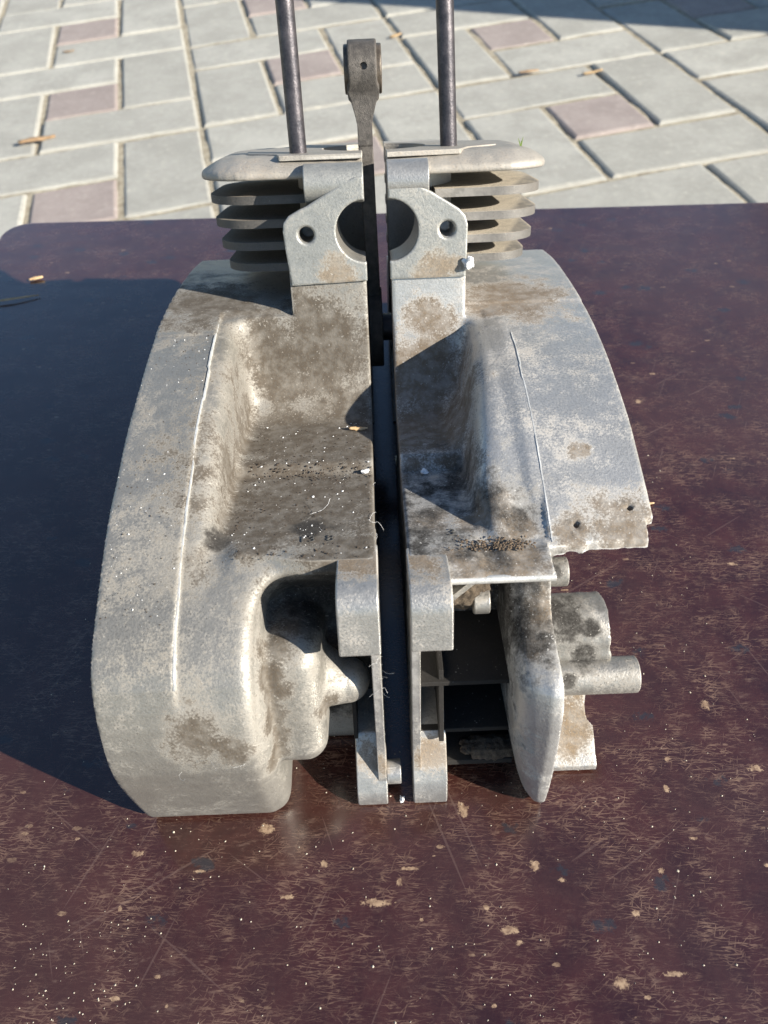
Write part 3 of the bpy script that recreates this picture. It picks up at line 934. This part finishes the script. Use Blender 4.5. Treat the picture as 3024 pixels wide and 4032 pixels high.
# ---- stamped digits on the shelf
def digit(parent, ch, x, y, z, size, rot=0):
    cu = bpy.data.curves.new('stamped_digit', 'FONT'); cu.body = ch; cu.size = size * MM; cu.extrude = .00012; cu.align_x = 'CENTER'; cu.offset = -.00006
    tmp = bpy.data.objects.new('tmp', cu); COL.objects.link(tmp)
    me = bpy.data.meshes.new_from_object(tmp.evaluated_get(bpy.context.evaluated_depsgraph_get()))
    bpy.data.objects.remove(tmp)
    o_ = link('stamped_digit', me, M['stamp'], parent)
    o_.location = (x * MM, y * MM, z * MM); o_.rotation_euler = (0, 0, R(rot))
    return o_


digit(left, '1', -37.5, 18.3, 147.34, 7.5, 2); digit(left, '3', -33, 18.5, 147.34, 7.5, 4); digit(left, '8', -24.8, 18.5, 147.34, 7.5, 3)
digit(right, '3', 30.8, 26, 143.42, 8, -4)

# ------------------------------------------------------------------ connecting rod standing in the gap
rod = thing('connecting_rod', 'dark steel connecting rod standing upright in the gap between the halves', 'rod')
def f_eye(X, Y, Z):
    xr = X + 2.2
    r_ = np.sqrt((Y - 235) ** 2 + (Z - 336) ** 2)
    eye = smax(mx(r_ - 15, 10.8 - r_), np.abs(xr) - 8.3, 1.2)
    t = np.clip((326 - Z) / 26, 0, 1)
    w_ = 8.3 - 3.9 * sstep(0, 1, t * 1.25)
    sh = smax(mx(np.abs(xr) - w_, np.abs(Y - 235) - 9.5, Z - 327, 296 - Z), 0 * Z - 5, 1)
    d = smin(eye, sh, 4)
    d = mx(d, 10.8 - r_)
    hole = np.sqrt((X + 1.5) ** 2 + (Z - 337.3) ** 2) - 1.9
    return mx(d, -mx(hole, Y - 236))
se = link('small_end', nets('small_end', f_eye, (-13, 217, 295), (8.5, 253, 353.5), .55), M['rod_steel'], rod)
def f_bush(X, Y, Z):
    r_ = np.sqrt((Y - 235) ** 2 + (Z - 336) ** 2)
    return smax(mx(r_ - 12.8, 9.2 - r_), np.abs(X + 2) - 10.8, .8)
bu = link('bush', nets('bush', f_bush, (-14.5, 220, 321), (10.5, 250, 351), .7), M['bush'], se)
v = [(-6.6, 226, 297), (2.2, 226, 297), (2.2, 244, 297), (-6.6, 244, 297), (-4.6, 224, 205), (3.4, 224, 205), (3.4, 246, 205), (-4.6, 246, 205)]
sh = link('shank', mesh_from('shank', v, [(3, 2, 1, 0), (4, 5, 6, 7), (0, 1, 5, 4), (1, 2, 6, 5), (2, 3, 7, 6), (3, 0, 4, 7)], False), M['rod_steel'], rod)
b = sh.modifiers.new('bevel', 'BEVEL'); b.width = .0009; b.segments = 3
ring = circ(235, 185, 26, 48)
prism('big_end', ring, 'X', -4.6, 4.2, M['rod_steel'], rod, .8)
prism('crank_pin', circ(235, 185, 9, 28), 'X', -37, 44, M['steel'], rod, .6)


# ------------------------------------------------------------------ small loose things
def ew(x, y, z):
    """engine mm -> world m"""
    return Vector((x * MM, EO.y + (y * ct + z * st) * MM, (-y * st + z * ct) * MM))


def blob_mesh(name, r, seed, sq=(1, 1, 1), sub=2, amp=.35):
    bm = bmesh.new(); bmesh.ops.create_icosphere(bm, subdivisions=sub, radius=1)
    rr = random.Random(seed)
    ph = [rr.uniform(0, 6.28) for _ in range(6)]
    for q in bm.verts:
        c = q.co
        k = 1 + amp * (math.sin(3 * c.x + ph[0]) * math.sin(2.6 * c.y + ph[1]) + .6 * math.sin(5 * c.z + ph[2] + 2 * c.x) + .4 * math.sin(9 * c.y + ph[3]) * math.sin(8 * c.x + ph[4]))
        k += rr.uniform(-.12, .12)
        q.co = Vector((c.x * sq[0], c.y * sq[1], c.z * sq[2])) * k * r
    me = bpy.data.meshes.new(name); bm.to_mesh(me); bm.free()
    return me


M['lint'] = simple_noise_mat('white_lint', (.75, .75, .74), (.85, .85, .84), 900, .95, 0, .6, .0005)
M['crumb'] = simple_noise_mat('pale_crumb', (.42, .36, .27), (.62, .56, .45), 600, .9, 0, .5, .0004)
M['straw'] = simple_noise_mat('dry_straw', (.30, .19, .09), (.52, .37, .2), 300, .85, 0, .5, .0004)
M['leaf'] = simple_noise_mat('dry_leaf', (.2, .12, .06), (.34, .23, .13), 120, .85, 0, .5, .0006)
M['sprout'] = simple_noise_mat('green_sprout', (.07, .12, .02), (.16, .22, .05), 500, .7, 0, .3, .0003)
M['wood_chip'] = simple_noise_mat('pale_wood_chip', (.42, .27, .13), (.62, .44, .25), 300, .85, 0, .5, .0004)

o = link('lint_tuft', blob_mesh('lint_tuft', .0031, 3, (.8, .8, 1.1), 3, .5), M['lint']); o.location = ew(53.2, 167.5, 237.6)
tag(o, 'small white lint tuft stuck on the right flange edge', 'lint')
o = link('soil_clod', blob_mesh('soil_clod', .007, 5, (1.2, .8, .9), 3, .4), M['dark_dirt']); o.location = (.157, .600, .005)
tag(o, 'dark soil clod on the table behind the right housing', 'clod')
o = link('pebble', blob_mesh('pebble', .0019, 8, (1, .9, .8), 2, .3), M['lint']); o.location = ew(22.5, 92, 144.4)
tag(o, 'tiny white pebble on the shaded shelf of the right half', 'pebble')
o = link('white_crumb', blob_mesh('white_crumb', .0017, 9, (1.2, .8, .6), 2, .4), M['lint']); o.location = ew(-9, 86, 149.0)
tag(o, 'small white crumb at the step of the left shelf', 'crumb')
o = link('white_crumb', blob_mesh('white_crumb', .0016, 19, (.8, 1.2, .6), 2, .4), M['lint']); o.location = (.0035, .1515, .0015)
tag(o, 'white crumb on the board between the two feet', 'crumb')


def splinter(name, loc, L, wd, ang, mat, label, cat, up=(0, 0, 1), tilt=0.0, seed=1):
    rr = random.Random(seed)
    n = 9; v = []; f = []
    for i in range(n):
        t = i / (n - 1); ww = wd * (.35 + .65 * math.sin(math.pi * min(1, .12 + t * .86))) * rr.uniform(.75, 1.15)
        bend = math.sin(t * 3 + seed) * L * .05
        hz = .0006 + abs(math.sin(t * 2.2 + seed)) * L * .06
        for (a, c) in ((-1, 0), (-.4, .5), (.5, .45), (1, 0)):
            v.append(((t - .5) * L, bend + a * ww / 2, hz * .6 + c * wd * .35 + rr.uniform(0, wd * .08)))
    for i in range(n - 1):
        for k in range(3): f.append((i * 4 + k, (i + 1) * 4 + k, (i + 1) * 4 + k + 1, i * 4 + k + 1))
        f.append((i * 4 + 3, (i + 1) * 4 + 3, (i + 1) * 4, i * 4))
    f += [(0, 1, 2, 3), tuple((n - 1) * 4 + k for k in (3, 2, 1, 0))]
    o_ = link(name, mesh_from(name, v, f, True, 1.0), mat)
    o_.location = loc
    q = Vector((0, 0, 1)).rotation_difference(Vector(up)) @ Matrix.Rotation(ang, 3, 'Z').to_quaternion()
    o_.rotation_euler = q.to_euler()
    tag(o_, label, cat)
    return o_


splinter('straw_piece', (-.338, .634, .001), .046, .0035, R(8), M['straw'], 'dry straw piece on the board at the left picture edge', 'straw', seed=4)
splinter('wood_splinter', ew(-13, 137, 152.2), .011, .0028, R(4), M['wood_chip'], 'pale wood splinter lying in the left pocket near the gap', 'splinter', (0, -st, ct), seed=2)
splinter('wood_splinter', (-.326, .668, .001), .013, .006, R(10), M['wood_chip'], 'short pale wood splinter on the board above the straw piece', 'splinter', seed=6)
splinter('wood_splinter', (.181, .349, .0006), .011, .003, R(-4), M['wood_chip'], 'pale wood splinter on the board right of the curved housing', 'splinter', seed=11)


def gpt(i, j, h=.004): return GM @ Vector((i * UNIT, j * UNIT, h))


leaves = [((.0, 3.35 + .0), .16, .05, 25, 'curled orange leaf on the paving at the left edge'), ((.25, 6.55), .06, .022, 10, 'small brown leaf beside the farthest red paver'),
          ((4.95, 5.05), .07, .03, 30, 'orange leaf bit in the joint left of the right stud'),
          ((6.2, 2.95 + .05), .10, .03, 5, 'dry leaf scraps along the joint right of the right stud'), ((6.92, 2.35 + .3), .10, .025, 10, 'thin dry leaf lying across the joint behind a red paver'),
          ]
for k, ((i, j), L, wd, a, lab) in enumerate(leaves):
    splinter('dry_leaf', gpt(i, j, .003), L * .6, wd * .55, R(a), M['leaf'] if k in (0, 3, 1) else M['straw'], lab, 'leaf', EN, seed=20 + k)

# green sprout caught on the deck
v = []; f = []
for k, (dx, dz, ln) in enumerate(((-1.6, 4.5, 1), (1.2, 5.2, 1), (.2, 3.2, 1))):
    b0 = len(v)
    for t in (0, .35, .7, 1):
        ww = .55 * (1 - t * .85)
        for s_ in (-1, 1): v.append((dx * t + s_ * ww, .3 * t, dz * t))
        v.append((dx * t, .45, dz * t))
    for t in range(3):
        for (p, q) in ((0, 1), (1, 2), (2, 0)): f.append((b0 + t * 3 + p, b0 + t * 3 + q, b0 + t * 3 + 3 + q, b0 + t * 3 + 3 + p))
sp = link('sprout', mesh_from('sprout', v, f, False), M['sprout'])
sp.location = ew(87, 207, 293.6); sp.rotation_euler = (-TAU, 0, 0)
tag(sp, 'tiny green sprout standing on the right end of the top fin', 'sprout')


# grit: uncountable specks on casting and board
def grit(name, pts, mat, label):
    v = []; f = []
    for (p, r) in pts:
        b0 = len(v)
        a = [Vector((rnd.uniform(-1, 1), rnd.uniform(-1, 1), rnd.uniform(-1, 1))).normalized() * r * rnd.uniform(.6, 1.3) for _ in range(2)]
        e = [Vector((r * rnd.uniform(.6, 1.4), 0, 0)), Vector((0, r * rnd.uniform(.6, 1.4), 0)), Vector((0, 0, r * rnd.uniform(.4, .9)))]
        rot = Matrix.Rotation(rnd.uniform(0, 6.28), 3, 'Z')
        for q in (e[0], e[1], -e[0], -e[1], e[2], -e[2]): v.append(tuple(p + rot @ (q + a[0] * .2)))
        for (i, j, k) in ((0, 1, 4), (1, 2, 4), (2, 3, 4), (3, 0, 4), (1, 0, 5), (2, 1, 5), (3, 2, 5), (0, 3, 5)): f.append((b0 + i, b0 + j, b0 + k))
    o_ = link(name, mesh_from(name, v, f, False, 1.0), mat)
    tag(o_, label, None, None, 'stuff')
    return o_


def on_profile(P_, y):
    for a, b_ in zip(P_[:-1], P_[1:]):
        if a[0] <= y <= b_[0] and b_[0] > a[0]: return a[1] + (b_[1] - a[1]) * (y - a[0]) / (b_[0] - a[0])
    return None


pts = []; dpts = []
for _ in range(420):
    y = rnd.choice((rnd.uniform(-20, 215), rnd.uniform(120, 215), rnd.uniform(-15, 60)))
    x = rnd.uniform(-124.5, -92)
    z = on_profile(PL[5:], y)
    if z is None: continue
    (pts if rnd.random() < .25 else dpts).append((ew(x, y, z + .15), rnd.choice((.00016, .0002, .00028, .0004)) * rnd.uniform(.7, 1.3)))
for _ in range(520):
    x = rnd.uniform(-72, -6); y = rnd.uniform(4, 150)
    z = 147 + (4.5 if y > 90 else 0)
    (pts if rnd.random() < .16 else dpts).append((ew(x, y, z + .1), rnd.choice((.0002, .0003, .0004, .00055)) * rnd.uniform(.7, 1.3)))
for _ in range(110):
    x = rnd.uniform(-70, -6); y = rnd.gauss(89, 4)
    dpts.append((ew(x, y, 148 + max(0, min(4, (y - 86) / 2))), rnd.uniform(.0003, .0007)))
grit('pale_grit', pts, M['lint'], 'pale grit sprinkled over the left casting')
grit('dark_grit', dpts, M['dark_dirt'], 'dark dirt grains sprinkled over the left casting')
rp = []
for _ in range(420):
    a = rnd.random()
    if a < .6: x, y, z = rnd.gauss(52, 9), rnd.gauss(15, 4), 143.3
    else: x, y, z = rnd.gauss(64, 3.0), rnd.gauss(22, 7), None
    if z is None:
        continue
    if 28 < x < 68 and 11 < y < 26: rp.append((ew(x, y, z), rnd.uniform(.0003, .0008)))
M['brown_soil'] = simple_noise_mat('brown_soil', (.09, .062, .04), (.2, .145, .095), 500, .95, 0, .8, .001)
grit('soil_grains', rp, M['brown_soil'], 'brown soil grains on the front shelf of the right half')
tp = []
for _ in range(800):
    x = rnd.uniform(-.2, .2); y = rnd.uniform(.045, .42) ** 1.0
    tp.append((Vector((x, y, .0002)), rnd.choice((.0002, .00025, .0003, .0004)) * rnd.uniform(.7, 1.4)))
for _ in range(90):
    tp.append((Vector((rnd.uniform(-.18, -.12), rnd.uniform(.05, .10), .0002)), rnd.uniform(.0002, .0004)))
grit('pale_dust', tp, M['crumb'], 'pale dust specks on the brown board')


# lint fibres hanging on edges
def fibres(specs, mat, label):
    v = []; f = []
    for (p0, L, seed, rad) in specs:
        rr = random.Random(seed); p = Vector(p0); d = Vector((rr.uniform(-1, 1), rr.uniform(-1, .2), rr.uniform(-.4, .6))).normalized()
        n = 10; pth = []
        cur = Vector((rr.uniform(-1, 1), rr.uniform(-1, 1), rr.uniform(-1, 1))) * .35
        for i in range(n):
            pth.append(p.copy()); d = (d + cur * .6 + Vector((rr.uniform(-1, 1), rr.uniform(-1, 1), rr.uniform(-1, 1))) * .25).normalized(); p = p + d * L / n
        b0 = len(v)
        for q in pth:
            for a in (0, 2.09, 4.19): v.append((q.x + rad * math.cos(a), q.y + rad * math.sin(a) * .7, q.z + rad * math.sin(a)))
        for i in range(n - 1):
            for a in range(3): f.append((b0 + i * 3 + a, b0 + i * 3 + (a + 1) % 3, b0 + i * 3 + 3 + (a + 1) % 3, b0 + i * 3 + 3 + a))
    o_ = link('lint_fibres', mesh_from('lint_fibres', v, f, True, 1.0), mat)
    tag(o_, label, None, None, 'stuff')


sp_ = []
for k in range(10):
    z = rnd.choice((rnd.uniform(60, 100), rnd.uniform(80, 96), rnd.uniform(20, 150)))
    y = -4 if z < 116 else -8
    if z > 148: y = rnd.uniform(0, 80)
    sp_.append((ew(-3.6, y - (10 if 40 < z < 116 else 0) * (z - 40) / 80, z), rnd.uniform(.004, .010), 100 + k, .00005))
for k in range(5): sp_.append((ew(-3.9, rnd.uniform(5, 90), 147.5), rnd.uniform(.005, .011), 300 + k, .00007))
for k in range(3): sp_.append((ew(rnd.uniform(-100, -70), -36 + rnd.uniform(0, 1), rnd.uniform(55, 80)), rnd.uniform(.010, .016), 400 + k, .00005))
for k in range(4): sp_.append((ew(rnd.uniform(-70, -10), rnd.uniform(5, 60), 147.4), rnd.uniform(.008, .016), 500 + k, .00008))
fibres(sp_, M['lint'], 'pale lint fibres clinging to the casting edges')
